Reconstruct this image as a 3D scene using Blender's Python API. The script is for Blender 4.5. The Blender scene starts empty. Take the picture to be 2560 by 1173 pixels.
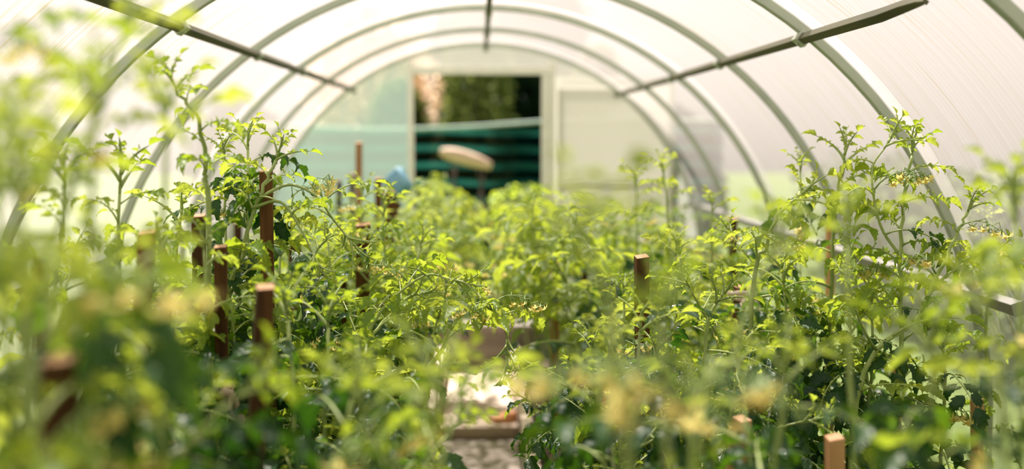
import bpy, math, random
from mathutils import Vector, Matrix, noise

PI = math.pi
S = bpy.context.scene
COL = S.collection
W, H, F = 2560, 1173, 2491.0           # frame and focal length in pixels of that frame
EYE = 1.65                             # eye height
CZ, RAD = 0.742, 1.53                    # centre height and radius of the arches
BACK = 6.92                            # distance of the back wall
rnd = random.Random(11)

# ------------------------------------------------------------------ camera
PITCH, YAW = math.atan(246 / F), math.atan(81 / F)
CAMX = -.025                           # the viewer stands a little left of the axis
cam_d = bpy.data.cameras.new('camera')
cam = bpy.data.objects.new('camera', cam_d)
COL.objects.link(cam)
cam_d.sensor_width = 36.0
cam_d.lens = 36.0 * F / W
cam_d.clip_start = 0.02
cam_d.clip_end = 400
cam.location = (CAMX, 0, EYE)
cam.rotation_euler = (PI / 2 - PITCH, 0, -YAW)
cam_d.dof.use_dof = True
cam_d.dof.focus_distance = 2.5
cam_d.dof.aperture_fstop = 1.12
S.camera = cam
CAM_R = cam.rotation_euler.to_matrix()


def P(px, py, d):
    """world point seen at a pixel, at distance d along the tunnel"""
    v = CAM_R @ Vector(((px - W / 2) / F, -(py - H / 2) / F, -1.0))
    v *= d / v.y
    return Vector((v.x + CAMX, v.y, v.z + EYE))


# ------------------------------------------------------------------ materials
def new_mat(name):
    m = bpy.data.materials.new(name)
    m.use_nodes = True
    nt = m.node_tree
    nt.nodes.clear()
    out = nt.nodes.new('ShaderNodeOutputMaterial')
    return m, nt, out


def N(nt, kind, **kw):
    n = nt.nodes.new(kind)
    for k, v in kw.items():
        if k in n.inputs:
            n.inputs[k].default_value = v
        else:
            setattr(n, k, v)
    return n


def c4(c):
    return (c[0], c[1], c[2], 1.0)


def ramp(nt, fac, stops):
    r = nt.nodes.new('ShaderNodeValToRGB')
    e = r.color_ramp.elements
    while len(e) < len(stops):
        e.new(0.5)
    for i, (p, c) in enumerate(stops):
        e[i].position = p
        e[i].color = c4(c)
    nt.links.new(fac, r.inputs['Fac'])
    return r


def leaf_material(name, refl, trans, refl2, trans2, mixfac, rough=0.42):
    m, nt, out = new_mat(name)
    L = nt.links.new
    info = N(nt, 'ShaderNodeObjectInfo')
    ca = N(nt, 'ShaderNodeMix', data_type='RGBA')
    ca.inputs['A'].default_value = c4(refl)
    ca.inputs['B'].default_value = c4(refl2)
    L(info.outputs['Random'], ca.inputs['Factor'])
    cb = N(nt, 'ShaderNodeMix', data_type='RGBA')
    cb.inputs['A'].default_value = c4(trans)
    cb.inputs['B'].default_value = c4(trans2)
    L(info.outputs['Random'], cb.inputs['Factor'])
    # veins from the leaf's own UV
    uv = N(nt, 'ShaderNodeUVMap')
    sep = N(nt, 'ShaderNodeSeparateXYZ')
    L(uv.outputs['UV'], sep.inputs[0])
    def mth(op, a, b=None, c=None):
        n = N(nt, 'ShaderNodeMath', operation=op)
        for i, v in enumerate((a, b, c)):
            if v is None:
                continue
            if isinstance(v, (int, float)):
                n.inputs[i].default_value = v
            else:
                L(v, n.inputs[i])
        return n.outputs[0]
    s = mth('ABSOLUTE', mth('MULTIPLY', mth('SUBTRACT', sep.outputs['X'], 0.5), 2.0))
    t = sep.outputs['Y']
    ph = mth('FRACT', mth('SUBTRACT', mth('MULTIPLY', t, 6.0), mth('MULTIPLY', s, 1.25)))
    side = mth('SUBTRACT', 1.0, mth('SMOOTH_MIN', mth('MULTIPLY', mth('ABSOLUTE', mth('SUBTRACT', ph, 0.5)), 9.0), 1.0, 0.2))
    mid = mth('SUBTRACT', 1.0, mth('MINIMUM', mth('MULTIPLY', s, 14.0), 1.0))
    vein = mth('MAXIMUM', mid, mth('MULTIPLY', side, 0.65))
    vm = N(nt, 'ShaderNodeMix', data_type='RGBA')
    L(ca.outputs['Result'], vm.inputs['A'])
    vm.inputs['B'].default_value = c4((refl2[0] * 1.7 + .02, refl2[1] * 1.5 + .03, refl2[2] * 1.6 + .01))
    L(mth('MULTIPLY', vein, 0.5), vm.inputs['Factor'])
    # blotchy surface
    tc = N(nt, 'ShaderNodeTexCoord')
    nz = N(nt, 'ShaderNodeTexNoise', Scale=55.0, Detail=2.0)
    L(tc.outputs['Object'], nz.inputs['Vector'])
    bump = N(nt, 'ShaderNodeBump', Strength=0.35, Distance=0.004)
    L(mth('ADD', mth('MULTIPLY', vein, -1.0), mth('MULTIPLY', nz.outputs['Fac'], 0.6)), bump.inputs['Height'])
    pr = N(nt, 'ShaderNodeBsdfPrincipled', Roughness=rough)
    pr.inputs['Specular IOR Level'].default_value = 0.38
    L(vm.outputs['Result'], pr.inputs['Base Color'])
    L(bump.outputs['Normal'], pr.inputs['Normal'])
    tr = N(nt, 'ShaderNodeBsdfTranslucent')
    L(cb.outputs['Result'], tr.inputs['Color'])
    mx = N(nt, 'ShaderNodeMixShader')
    mx.inputs['Fac'].default_value = mixfac
    L(pr.outputs[0], mx.inputs[1])
    L(tr.outputs[0], mx.inputs[2])
    L(mx.outputs[0], out.inputs['Surface'])
    return m


def plain(name, a, b=None, scale=8.0, rough=0.7, stretch=(1, 1, 1), bump=0.2, metal=0.0, detail=4.0, rnd_amt=0.0, coord='Object'):
    m, nt, out = new_mat(name)
    L = nt.links.new
    tc = N(nt, 'ShaderNodeTexCoord')
    mp = N(nt, 'ShaderNodeMapping')
    mp.inputs['Scale'].default_value = stretch
    L(tc.outputs[coord], mp.inputs['Vector'])
    nz = N(nt, 'ShaderNodeTexNoise', Scale=scale, Detail=detail)
    L(mp.outputs[0], nz.inputs['Vector'])
    r = ramp(nt, nz.outputs['Fac'], [(0.3, a), (0.7, b or a)])
    col = r.outputs['Color']
    if rnd_amt:
        info = N(nt, 'ShaderNodeObjectInfo')
        hs = N(nt, 'ShaderNodeHueSaturation')
        mr = N(nt, 'ShaderNodeMapRange')
        mr.inputs['To Min'].default_value = 1 - rnd_amt
        mr.inputs['To Max'].default_value = 1 + rnd_amt
        L(info.outputs['Random'], mr.inputs['Value'])
        L(mr.outputs[0], hs.inputs['Value'])
        L(col, hs.inputs['Color'])
        col = hs.outputs['Color']
    bp = N(nt, 'ShaderNodeBump', Strength=bump, Distance=0.01)
    L(nz.outputs['Fac'], bp.inputs['Height'])
    pr = N(nt, 'ShaderNodeBsdfPrincipled', Roughness=rough, Metallic=metal)
    if 'wood' in name:
        pr.inputs['Specular IOR Level'].default_value = .15
    L(col, pr.inputs['Base Color'])
    L(bp.outputs['Normal'], pr.inputs['Normal'])
    L(pr.outputs[0], out.inputs['Surface'])
    return m


def sheet_material(name, clear, tint, clear_tint, flute_axis=None, streaks=True):
    """twin-wall polycarbonate: part of the light passes straight, the rest is scattered"""
    m, nt, out = new_mat(name)
    L = nt.links.new
    uv = N(nt, 'ShaderNodeUVMap')
    col = None
    if streaks:
        # u runs round the arch, v along the tunnel, both in metres
        mp = N(nt, 'ShaderNodeMapping')
        mp.inputs['Scale'].default_value = (0.9, 26.0, 1)
        L(uv.outputs['UV'], mp.inputs['Vector'])
        nz = N(nt, 'ShaderNodeTexNoise', Scale=1.6, Detail=3.0)
        L(mp.outputs[0], nz.inputs['Vector'])
        r1 = ramp(nt, nz.outputs['Fac'], [(0.30, (tint[0] * .93, tint[1] * .92, tint[2] * .88)), (0.62, tint)])
        mp2 = N(nt, 'ShaderNodeMapping')
        mp2.inputs['Scale'].default_value = (1.6, 70.0, 1)
        mp2.inputs['Location'].default_value = (3.1, 0.4, 0)
        L(uv.outputs['UV'], mp2.inputs['Vector'])
        nz2 = N(nt, 'ShaderNodeTexNoise', Scale=1.0, Detail=1.5)
        L(mp2.outputs[0], nz2.inputs['Vector'])
        r2 = ramp(nt, nz2.outputs['Fac'], [(0.63, (1, 1, 1)), (0.72, (0.86, 0.72, 0.42))])
        mul = N(nt, 'ShaderNodeMix', data_type='RGBA', blend_type='MULTIPLY')
        mul.inputs['Factor'].default_value = 1.0
        L(r1.outputs['Color'], mul.inputs['A'])
        L(r2.outputs['Color'], mul.inputs['B'])
        # flutes of the twin wall
        wv = N(nt, 'ShaderNodeTexWave', Scale=14.0, bands_direction='Y')
        L(uv.outputs['UV'], wv.inputs['Vector'])
        r3 = ramp(nt, wv.outputs['Fac'], [(0.0, (0.95, 0.95, 0.945)), (0.5, (1, 1, 1))])
        mul2 = N(nt, 'ShaderNodeMix', data_type='RGBA', blend_type='MULTIPLY')
        mul2.inputs['Factor'].default_value = 1.0
        L(mul.outputs['Result'], mul2.inputs['A'])
        L(r3.outputs['Color'], mul2.inputs['B'])
        col = mul2.outputs['Result']
    tl = N(nt, 'ShaderNodeBsdfTranslucent')
    df = N(nt, 'ShaderNodeBsdfDiffuse')
    for n in (tl, df):
        if col is not None:
            L(col, n.inputs['Color'])
        else:
            n.inputs['Color'].default_value = c4(tint)
    tp = N(nt, 'ShaderNodeBsdfTransparent')
    tp.inputs['Color'].default_value = c4(clear_tint)
    m1 = N(nt, 'ShaderNodeMixShader')
    m1.inputs['Fac'].default_value = 0.14
    L(tl.outputs[0], m1.inputs[1])
    L(df.outputs[0], m1.inputs[2])
    m2 = N(nt, 'ShaderNodeMixShader')
    m2.inputs['Fac'].default_value = clear
    L(m1.outputs[0], m2.inputs[1])
    L(tp.outputs[0], m2.inputs[2])
    L(m2.outputs[0], out.inputs['Surface'])
    return m


M = {}
M['leaf'] = leaf_material('tomato leaf', (.010, .046, .018), (.024, .105, .006), (.030, .095, .022), (.17, .33, .010), 0.38, .40)
M['young'] = leaf_material('young tomato leaf', (.12, .23, .025), (.46, .61, .03), (.20, .29, .045), (.64, .73, .09), 0.52, .42)
M['stem'] = plain('tomato stem', (.24, .33, .08), (.38, .46, .17), 30, .5, bump=.3, rnd_amt=.2)
M['sepal'] = plain('tomato sepal', (.16, .27, .07), (.25, .36, .1), 40, .5)
M['wood_dark'] = plain('dark stained stake wood', (.034, .015, .005), (.125, .056, .018), 14, .62, (3, 3, .28), .5, rnd_amt=.35)
M['wood_tan'] = plain('tan stake wood', (.30, .15, .06), (.52, .30, .14), 12, .65, (3, 3, .25), .4, rnd_amt=.2)
M['wood_end'] = plain('sawn wood end grain', (.42, .24, .13), (.60, .38, .24), 60, .8, (1, 1, 1), .3)
M['metal'] = plain('galvanised steel', (.36, .41, .33), (.45, .49, .40), 9, .5, bump=.05, metal=.1)
M['dark_steel'] = plain('dark olive steel purlin', (.050, .050, .020), (.10, .095, .042), 16, .7, (1, .2, 1), .1)  # dark tone of the bars' unlit underside put into the colour
M['rail'] = plain('zinc rail', (.30, .30, .28), (.40, .40, .37), 10, .4, bump=.05, metal=.3)
M['frame'] = plain('painted door frame', (.68, .68, .60), (.80, .79, .70), 10, .5, bump=.05)
M['soil'] = plain('garden soil', (.035, .022, .013), (.09, .06, .036), 20, .95, bump=.8)
M['grass'] = plain('meadow grass', (.10, .17, .035), (.22, .30, .07), 6, .9, bump=.5)
M['slab'] = plain('pale concrete slab', (.46, .35, .29), (.60, .48, .41), 6, .85, bump=.25)
M['kerb'] = plain('pale weathered board', (.50, .40, .34), (.68, .57, .48), 5, .8, (4, .4, 4), .3)
M['plank'] = plain('grey weathered plank', (.24, .20, .17), (.38, .33, .29), 5, .8, (.4, 5, 5), .3)
M['terracotta'] = plain('terracotta shard', (.50, .20, .08), (.66, .32, .15), 12, .8)
M['cloth_beige'] = plain('beige cloth tie', (.50, .38, .28), (.66, .53, .42), 25, .9)
M['cloth_pink'] = plain('pale pink cloth', (.84, .66, .58), (.93, .80, .73), 25, .9)
M['cloth_orange'] = plain('orange cloth', (.62, .13, .02), (.78, .24, .04), 30, .9)
M['cloth_amber'] = plain('amber cloth', (.70, .34, .04), (.82, .48, .08), 60, .9, bump=.6)
M['bag'] = plain('blue plastic bag', (.06, .20, .30), (.20, .42, .52), 9, .35, bump=.5)
M['bark'] = plain('tree bark', (.05, .035, .022), (.11, .08, .05), 12, .9, (2, 2, .4), .6)
M['log'] = plain('pale debarked log', (.66, .44, .30), (.80, .58, .42), 8, .7, (.5, 3, 3), .3)
M['rope'] = plain('pale green rope', (.50, .66, .58), (.70, .82, .74), 30, .8)
M['cover'] = sheet_material('polycarbonate vault', .50, (.61, .567, .55), (.97, .93, .90))
M['strip'] = sheet_material('polycarbonate overlap strip', .45, (.84, .82, .81), (.95, .96, .98), streaks=False)
M['gable_left'] = sheet_material('green tinted polycarbonate gable', .50, (.36, .46, .39), (.86, .95, .90), streaks=False)  # green of the netting seen behind is put into the tint
M['gable'] = sheet_material('polycarbonate gable', .46, (.55, .53, .465), (.95, .96, .94), streaks=False)


def net_material():
    m, nt, out = new_mat('green shade netting')
    L = nt.links.new
    tc = N(nt, 'ShaderNodeTexCoord')
    nz = N(nt, 'ShaderNodeTexNoise', Scale=3.0, Detail=3.0)
    L(tc.outputs['Object'], nz.inputs['Vector'])
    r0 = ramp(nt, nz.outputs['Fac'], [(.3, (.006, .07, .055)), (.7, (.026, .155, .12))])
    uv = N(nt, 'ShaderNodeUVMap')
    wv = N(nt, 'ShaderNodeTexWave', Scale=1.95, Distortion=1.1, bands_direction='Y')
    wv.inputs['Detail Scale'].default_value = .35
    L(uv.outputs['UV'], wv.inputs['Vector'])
    rs = ramp(nt, wv.outputs['Fac'], [(.55, (.008, .03, .03)), (.9, (1, 1, 1))])  # lit and shaded folds painted in as colour bands
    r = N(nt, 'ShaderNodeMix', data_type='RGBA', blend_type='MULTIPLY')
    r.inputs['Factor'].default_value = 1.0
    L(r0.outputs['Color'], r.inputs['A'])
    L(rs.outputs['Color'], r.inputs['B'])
    df = N(nt, 'ShaderNodeBsdfDiffuse')
    tl = N(nt, 'ShaderNodeBsdfTranslucent')
    L(r.outputs['Result'], df.inputs['Color'])
    L(r.outputs['Result'], tl.inputs['Color'])
    mx = N(nt, 'ShaderNodeMixShader')
    mx.inputs['Fac'].default_value = .35
    L(df.outputs[0], mx.inputs[1])
    L(tl.outputs[0], mx.inputs[2])
    tp = N(nt, 'ShaderNodeBsdfTransparent')
    m2 = N(nt, 'ShaderNodeMixShader')
    m2.inputs['Fac'].default_value = .10
    L(mx.outputs[0], m2.inputs[1])
    L(tp.outputs[0], m2.inputs[2])
    L(m2.outputs[0], out.inputs['Surface'])
    return m


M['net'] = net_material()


def tree_leaf(name, a, b, trans, tmix=.25):
    m, nt, out = new_mat(name)
    L = nt.links.new
    tc = N(nt, 'ShaderNodeTexCoord')
    nz = N(nt, 'ShaderNodeTexNoise', Scale=2.2, Detail=2.0)
    L(tc.outputs['Object'], nz.inputs['Vector'])
    r = ramp(nt, nz.outputs['Fac'], [(.3, a), (.7, b)])
    df = N(nt, 'ShaderNodeBsdfDiffuse')
    tl = N(nt, 'ShaderNodeBsdfTranslucent')
    L(r.outputs['Color'], df.inputs['Color'])
    tl.inputs['Color'].default_value = c4(trans)
    mx = N(nt, 'ShaderNodeMixShader')
    mx.inputs['Fac'].default_value = tmix
    L(df.outputs[0], mx.inputs[1])
    L(tl.outputs[0], mx.inputs[2])
    L(mx.outputs[0], out.inputs['Surface'])
    return m


M['petal'] = tree_leaf('tomato petal', (.88, .72, .18), (.96, .88, .45), (.98, .86, .34), .5)
M['conifer'] = tree_leaf('dark conifer needles', (.008, .022, .012), (.02, .045, .02), (.02, .05, .015))
M['bush'] = tree_leaf('olive bush leaves', (.08, .11, .03), (.20, .24, .07), (.26, .30, .07), .4)
M['hedge'] = tree_leaf('hedge leaves', (.05, .09, .02), (.14, .19, .04), (.2, .28, .05), .35)
M['blossom'] = tree_leaf('peach tinted leaves', (.75, .55, .42), (.95, .80, .64), (.95, .76, .58), .6)


# ------------------------------------------------------------------ mesh builder
class MB:
    def __init__(self):
        self.v, self.f, self.m, self.uv = [], [], [], []

    def vert(self, p, uv=(.5, 0)):
        self.v.append((p[0], p[1], p[2]))
        self.uv.append(uv)
        return len(self.v) - 1

    def face(self, idx, mi=0):
        self.f.append(tuple(idx))
        self.m.append(mi)

    def tube(self, pts, radii, sides=6, mi=0, cap=True):
        n = len(pts)
        pts = [Vector(p) for p in pts]
        up = Vector((0.13, 0.21, 1)).normalized()
        rings = []
        prev = None
        for i in range(n):
            t = (pts[min(i + 1, n - 1)] - pts[max(i - 1, 0)])
            t = t.normalized() if t.length > 1e-9 else Vector((0, 0, 1))
            if prev is None:
                a = t.cross(up if abs(t.dot(up)) < .95 else Vector((1, 0, 0))).normalized()
            else:
                a = (prev - t * prev.dot(t)).normalized()
            prev = a
            b = t.cross(a)
            r = radii[i] if hasattr(radii, '__len__') else radii
            rings.append([self.vert(pts[i] + (a * math.cos(2 * PI * k / sides) + b * math.sin(2 * PI * k / sides)) * r) for k in range(sides)])
        for i in range(n - 1):
            for k in range(sides):
                k2 = (k + 1) % sides
                self.face((rings[i][k], rings[i][k2], rings[i + 1][k2], rings[i + 1][k]), mi)
        if cap:
            self.face(list(reversed(rings[0])), mi)
            self.face(rings[-1], mi)

    def box(self, lo, hi, mi=0, mat=None, top=None):
        x0, y0, z0 = lo
        x1, y1, z1 = hi
        c = [Vector(p) for p in ((x0, y0, z0), (x1, y0, z0), (x1, y1, z0), (x0, y1, z0), (x0, y0, z1), (x1, y0, z1), (x1, y1, z1), (x0, y1, z1))]
        if mat is not None:
            c = [mat @ p for p in c]
        i = [self.vert(p) for p in c]
        for q in ((3, 2, 1, 0), (0, 1, 5, 4), (1, 2, 6, 5), (2, 3, 7, 6), (3, 0, 4, 7)):
            self.face([i[k] for k in q], mi)
        self.face([i[k] for k in (4, 5, 6, 7)], mi if top is None else top)

    def build(self, name, mats, parent=None, smooth=True, bevel=0.0):
        me = bpy.data.meshes.new(name)
        me.from_pydata(self.v, [], self.f)
        for mt in (mats if isinstance(mats, (list, tuple)) else [mats]):
            me.materials.append(mt)
        me.polygons.foreach_set('material_index', self.m)
        me.polygons.foreach_set('use_smooth', [smooth] * len(self.f))
        lay = me.uv_layers.new(name='UVMap')
        flat = []
        for p in self.f:
            for i in p:
                flat.extend(self.uv[i])
        lay.data.foreach_set('uv', flat)
        me.update()
        o = bpy.data.objects.new(name, me)
        COL.objects.link(o)
        if parent is not None:
            o.parent = parent
        if bevel:
            bv = o.modifiers.new('bevel', 'BEVEL')
            bv.width = bevel
            bv.segments = 2
            bv.limit_method = 'ANGLE'
        return o


def tag(o, label=None, cat=None, group=None, kind=None):
    if label:
        o['label'] = label
    if cat:
        o['category'] = cat
    if group:
        o['group'] = group
    if kind:
        o['kind'] = kind
    return o


def empty(name, loc=(0, 0, 0)):
    o = bpy.data.objects.new(name, None)
    COL.objects.link(o)
    o.location = loc
    o.empty_display_size = .1
    return o


def inst(name, src, parent, mat):
    o = bpy.data.objects.new(name, src)
    COL.objects.link(o)
    o.parent = parent
    o.matrix_basis = mat
    return o


def bez(p0, p1, p2, p3, n):
    r = []
    for i in range(n + 1):
        t = i / n
        a = 1 - t
        r.append(p0 * a ** 3 + p1 * 3 * a * a * t + p2 * 3 * a * t * t + p3 * t ** 3)
    return r


def smooth_path(pts, sub=4):
    pts = [Vector(p) for p in pts]
    q = [pts[0] * 2 - pts[1]] + pts + [pts[-1] * 2 - pts[-2]]
    r = []
    for i in range(1, len(q) - 2):
        a, b, c, d = q[i - 1], q[i], q[i + 1], q[i + 2]
        for k in range(sub):
            t = k / sub
            r.append(.5 * ((2 * b) + (c - a) * t + (2 * a - 5 * b + 4 * c - d) * t * t + (3 * b - a - 3 * c + d) * t ** 3))
    r.append(pts[-1])
    return r


# ------------------------------------------------------------------ tomato leaves and flowers
def leaflet(mb, M4, L, Wd, nl, fold, droop, curl, rg, mi=0):
    """one lobed leaflet; local y along, x across, z up"""
    st = [(0.0, .03, 0)]
    for i in range(nl):
        a, b = .05 + .86 * i / nl, .05 + .86 * (i + 1) / nl
        st.append((a + (b - a) * .30, .78, 0.0))
        st.append((a + (b - a) * .82, 1.0, .05))
        st.append((a + (b - a) * 1.0, .66, .0))
    st.append((1.0, .02, 0))
    cols = (-1, -.5, 0, .5, 1)
    tw = rg.uniform(-.5, .5)
    rows = []
    jl = rg.uniform(.9, 1.1)
    for (t, fw, sh) in st:
        prof = (min(1, t / .30) ** .6) * (1 - max(0, (t - .30) / .70) ** 1.5)
        w = Wd * max(.02, prof) * (fw * .95 + .05) * jl
        row = []
        ang = droop * t * t
        for s in cols:
            f2 = fw if abs(s) > .6 else 1.0
            x = s * Wd * max(.02, prof) * (f2 if abs(s) > .6 else 1) * jl
            y = L * (t + sh * abs(s))
            z = abs(s) * fold * Wd * prof
            z += (curl * (s * s)) * -Wd * prof
            if abs(s) == .5:
                z += .10 * Wd * math.sin(t * nl * 2 * PI)
            if abs(s) == 1:
                z += rg.uniform(-.10, .10) * Wd
            # droop along length
            yy = y * (math.sin(ang) / ang if abs(ang) > 1e-4 else 1)
            zz = z - L * t * (1 - math.cos(ang)) / max(abs(ang), 1e-4) * (1 if ang > 0 else -1) * (1 if abs(ang) > 1e-4 else 0)
            ca, sa = math.cos(tw * t), math.sin(tw * t)
            row.append(mb.vert(M4 @ Vector((x * ca - z * sa * .3, yy, zz + x * sa)), (s * .5 + .5, t)))
        rows.append(row)
    for i in range(len(rows) - 1):
        for k in range(4):
            mb.face((rows[i][k], rows[i][k + 1], rows[i + 1][k + 1], rows[i + 1][k]), mi)


def frame(p, d, n):
    d = d.normalized()
    x = d.cross(n).normalized()
    z = x.cross(d)
    return Matrix(((x.x, d.x, z.x, p.x), (x.y, d.y, z.y, p.y), (x.z, d.z, z.z, p.z), (0, 0, 0, 1)))


def compound(mb, T, R, e0, e1, base, nl, fold, droop, curl, rg, lo=False, pairs=((.34, .62), (.60, .9), (.83, .92)), small=True, mleaf=0, mstem=1):
    """a pinnate leaf: local y outward from the stem; T places it"""
    n = 10
    p = Vector((0, 0, 0))
    pts, tans = [p.copy()], []
    side = rg.uniform(-.25, .25)
    for i in range(n):
        t = i / n
        e = e0 + (e1 - e0) * t
        d = Vector((math.sin(side * t * 2), math.cos(e) * math.cos(side * t * 2), math.sin(e)))
        tans.append(d)
        p = p + d * (R / n)
        pts.append(p.copy())
    tans.append(tans[-1])
    mb_pts = [T @ q for q in pts]
    sc = T.to_scale()[0]
    mb.tube(mb_pts[::2] if lo else mb_pts, [(.0028 * (1 - i / (len(mb_pts[::2] if lo else mb_pts))) + .0011) * sc for i in range(len(mb_pts[::2] if lo else mb_pts))], 4 if lo else 5, mstem)

    def at(f):
        k = min(n - 1, int(f * n))
        a = f * n - k
        return pts[k].lerp(pts[k + 1], a), tans[k]

    def put(f, ang, L, dz):
        q, t = at(f)
        nrm = Vector((0, -t.z, math.hypot(t.x, t.y)))
        xx = Vector((1, 0, 0))
        d = t * math.cos(ang) + xx * math.sin(ang)
        d.z += dz
        d.normalize()
        nn = (nrm + xx * rg.uniform(-.35, .35) + Vector((0, rg.uniform(-.3, .3), 0))).normalized()
        # petiolule
        q2 = q + d * (L * .16)
        mb.tube([T @ q, T @ q2], [.0011 * sc, .0009 * sc], 3, mstem, cap=False)
        leaflet(mb, T @ frame(q2, d, nn), L, L * rg.uniform(.29, .37), nl, fold, droop * rg.uniform(.6, 1.3), curl, rg, mleaf)

    for f, k in pairs:
        for sg in (-1, 1):
            put(min(.97, f + rg.uniform(-.02, .03)), sg * rg.uniform(.95, 1.25), base * k * rg.uniform(.85, 1.1), rg.uniform(-.35, .1))
    if small:
        for f in (.47, .72):
            for sg in (-1, 1):
                put(f, sg * rg.uniform(1.1, 1.4), base * rg.uniform(.18, .32), rg.uniform(-.2, .2))
    put(1.0, rg.uniform(-.2, .2), base * rg.uniform(1.0, 1.2), -.1)


I4 = Matrix.Identity(4)
LEAF, YOUNG, FLOWER, TIP = [], [], [], []
_hold = []


def keep(mb, name, mats):
    o = mb.build(name, mats)
    me = o.data
    bpy.data.objects.remove(o)
    return me


for i in range(11):                    # full grown leaves, flat to hanging
    rg = random.Random(100 + i)
    mb = MB()
    e0 = (.75, .5, .35, .6, .2, .65, .4, .1, .8, .3, .5)[i]
    e1 = (-.5, -.9, -.6, -1.2, -.9, -.2, -1.4, -.7, -1.0, -.2, -1.3)[i]
    compound(mb, I4, rg.uniform(.20, .26), e0, e1, rg.uniform(.088, .112), 4, rg.uniform(.2, .85), rg.uniform(.5, 1.7), rg.uniform(-.1, .4), rg)
    LEAF.append(keep(mb, 'tomato leaf %d' % i, [M['leaf'], M['stem']]))
for i in range(8):                     # young pale leaves near the tips
    rg = random.Random(200 + i)
    mb = MB()
    compound(mb, I4, rg.uniform(.15, .21), rg.uniform(.5, 1.0), rg.uniform(-.9, .1), rg.uniform(.066, .086), 4, rg.uniform(.35, .95), rg.uniform(.1, 1.5), rg.uniform(-.2, .2), rg)
    YOUNG.append(keep(mb, 'young tomato leaf %d' % i, [M['young'], M['stem']]))
for i in range(4):                     # growing tips
    rg = random.Random(300 + i)
    mb = MB()
    for k in range(5):
        T = Matrix.Translation((0, 0, k * .012)) @ Matrix.Rotation(k * 2.4, 4, 'Z')
        compound(mb, T, .095 - k * .013, .9 + k * .1, .2 + k * .15, .040 - k * .005, 3, .8, .5, .0, rg, pairs=((.4, .6), (.75, .85)), small=False)
    mb.tube([Vector((0, 0, -.01)), Vector((0, 0, .03)), Vector((.003, 0, .065))], [.003, .0025, .001], 5, 1)
    TIP.append(keep(mb, 'tomato growing tip %d' % i, [M['young'], M['stem']]))


def flower(mb, pos, d, rg, s=1.0):
    d = d.normalized()
    a = d.orthogonal().normalized()
    b = d.cross(a)
    # sepals
    for k in range(5):
        th = 2 * PI * k / 5 + .3
        o = a * math.cos(th) + b * math.sin(th)
        q = a * -math.sin(th) + b * math.cos(th)
        r0 = mb.vert(pos + q * .0016 * s)
        r1 = mb.vert(pos - q * .0016 * s)
        r2 = mb.vert(pos + (o * .009 + d * .001 - q * .0012) * s)
        r3 = mb.vert(pos + (o * .009 + d * .001 + q * .0012) * s)
        tip = mb.vert(pos + (o * .014 - d * .003) * s)
        mb.face((r0, r1, r2, r3), 1)
        mb.face((r3, r2, tip), 1)
    open_ = rg.uniform(.5, 1.0)
    for k in range(5):
        th = 2 * PI * k / 5
        o = a * math.cos(th) + b * math.sin(th)
        q = a * -math.sin(th) + b * math.cos(th)
        p0 = pos + d * .002 * s
        p1 = p0 + (o * .007 * open_ + d * .006) * s
        p2 = p0 + (o * .014 * open_ + d * .006) * s
        p3 = p0 + (o * .019 * open_ + d * (.012 - .016 * open_)) * s
        i = [mb.vert(p0 + q * .001 * s), mb.vert(p0 - q * .001 * s), mb.vert(p1 - q * .0038 * s), mb.vert(p1 + q * .0038 * s),
             mb.vert(p2 - q * .0032 * s), mb.vert(p2 + q * .0032 * s), mb.vert(p3)]
        mb.face((i[0], i[1], i[2], i[3]), 0)
        mb.face((i[3], i[2], i[4], i[5]), 0)
        mb.face((i[5], i[4], i[6]), 0)
    mb.tube([pos, pos + d * .006 * s, pos + d * .015 * s], [.0018 * s, .0026 * s, .0008 * s], 5, 0)


for i in range(5):
    rg = random.Random(400 + i)
    mb = MB()
    pts = [Vector((0, .0, 0))]
    for k in range(6):
        pts.append(pts[-1] + Vector((rg.uniform(-.006, .006), .016, .010 - .0045 * k)))
    mb.tube(pts, [.002 - .0002 * k for k in range(7)], 5, 1)
    for k in range(2, 7):
        for sg in ((-1, 1) if k % 2 else (1,)):
            q = pts[k]
            w = Vector((sg * rg.uniform(.010, .018), rg.uniform(.004, .014), rg.uniform(.0, .008)))
            e = q + w + Vector((sg * .004, .002, -rg.uniform(.010, .020)))
            mb.tube([q, q + w, e], [.0011, .001, .001], 4, 1, cap=False)
            if rg.random() < .6:
                flower(mb, e, Vector((sg * .4 + rg.uniform(-.3, .3), .3, -1)), rg, rg.uniform(.9, 1.25))
            else:                      # closed bud
                mb.tube([e, e + Vector((sg * .002, .001, -.006)), e + Vector((sg * .003, .002, -.014))], [.0014, .0036, .0008], 5, 1)
    FLOWER.append(keep(mb, 'tomato flowers %d' % i, [M['petal'], M['sepal']]))


# ------------------------------------------------------------------ tomato plants
# sight lines the gardener's pruning leaves open: picture window, up to which distance, share of leaves gone
OPEN = ((1110, 1290, 880, 1105, 5.8, 1.0), (640, 705, 415, 640, 2.40, .9), (335, 392, 570, 870, 1.90, .9), (525, 580, 600, 760, 2.10, .9),
        (515, 600, 945, 1030, 2.12, 1.0), (630, 700, 700, 1173, 1.66, .95), (478, 518, 530, 690, 2.9, .8), (1815, 1885, 1030, 1130, 1.95, .95),
        (2055, 2115, 1080, 1173, 1.85, .9), (2425, 2460, 985, 1090, 2.6, .9), (1505, 1550, 950, 1075, 2.85, .95), (1675, 1700, 1030, 1090, 2.4, .95),
        (1745, 1860, 790, 950, 2.32, .9), (110, 210, 880, 1000, 1.0, .9), (1585, 1625, 660, 780, 2.5, .7), (1040, 1350, 185, 440, 6.9, .97),
        (1830, 1880, 715, 800, 3.1, .9))
CAM_I = CAM_R.transposed()


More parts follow.
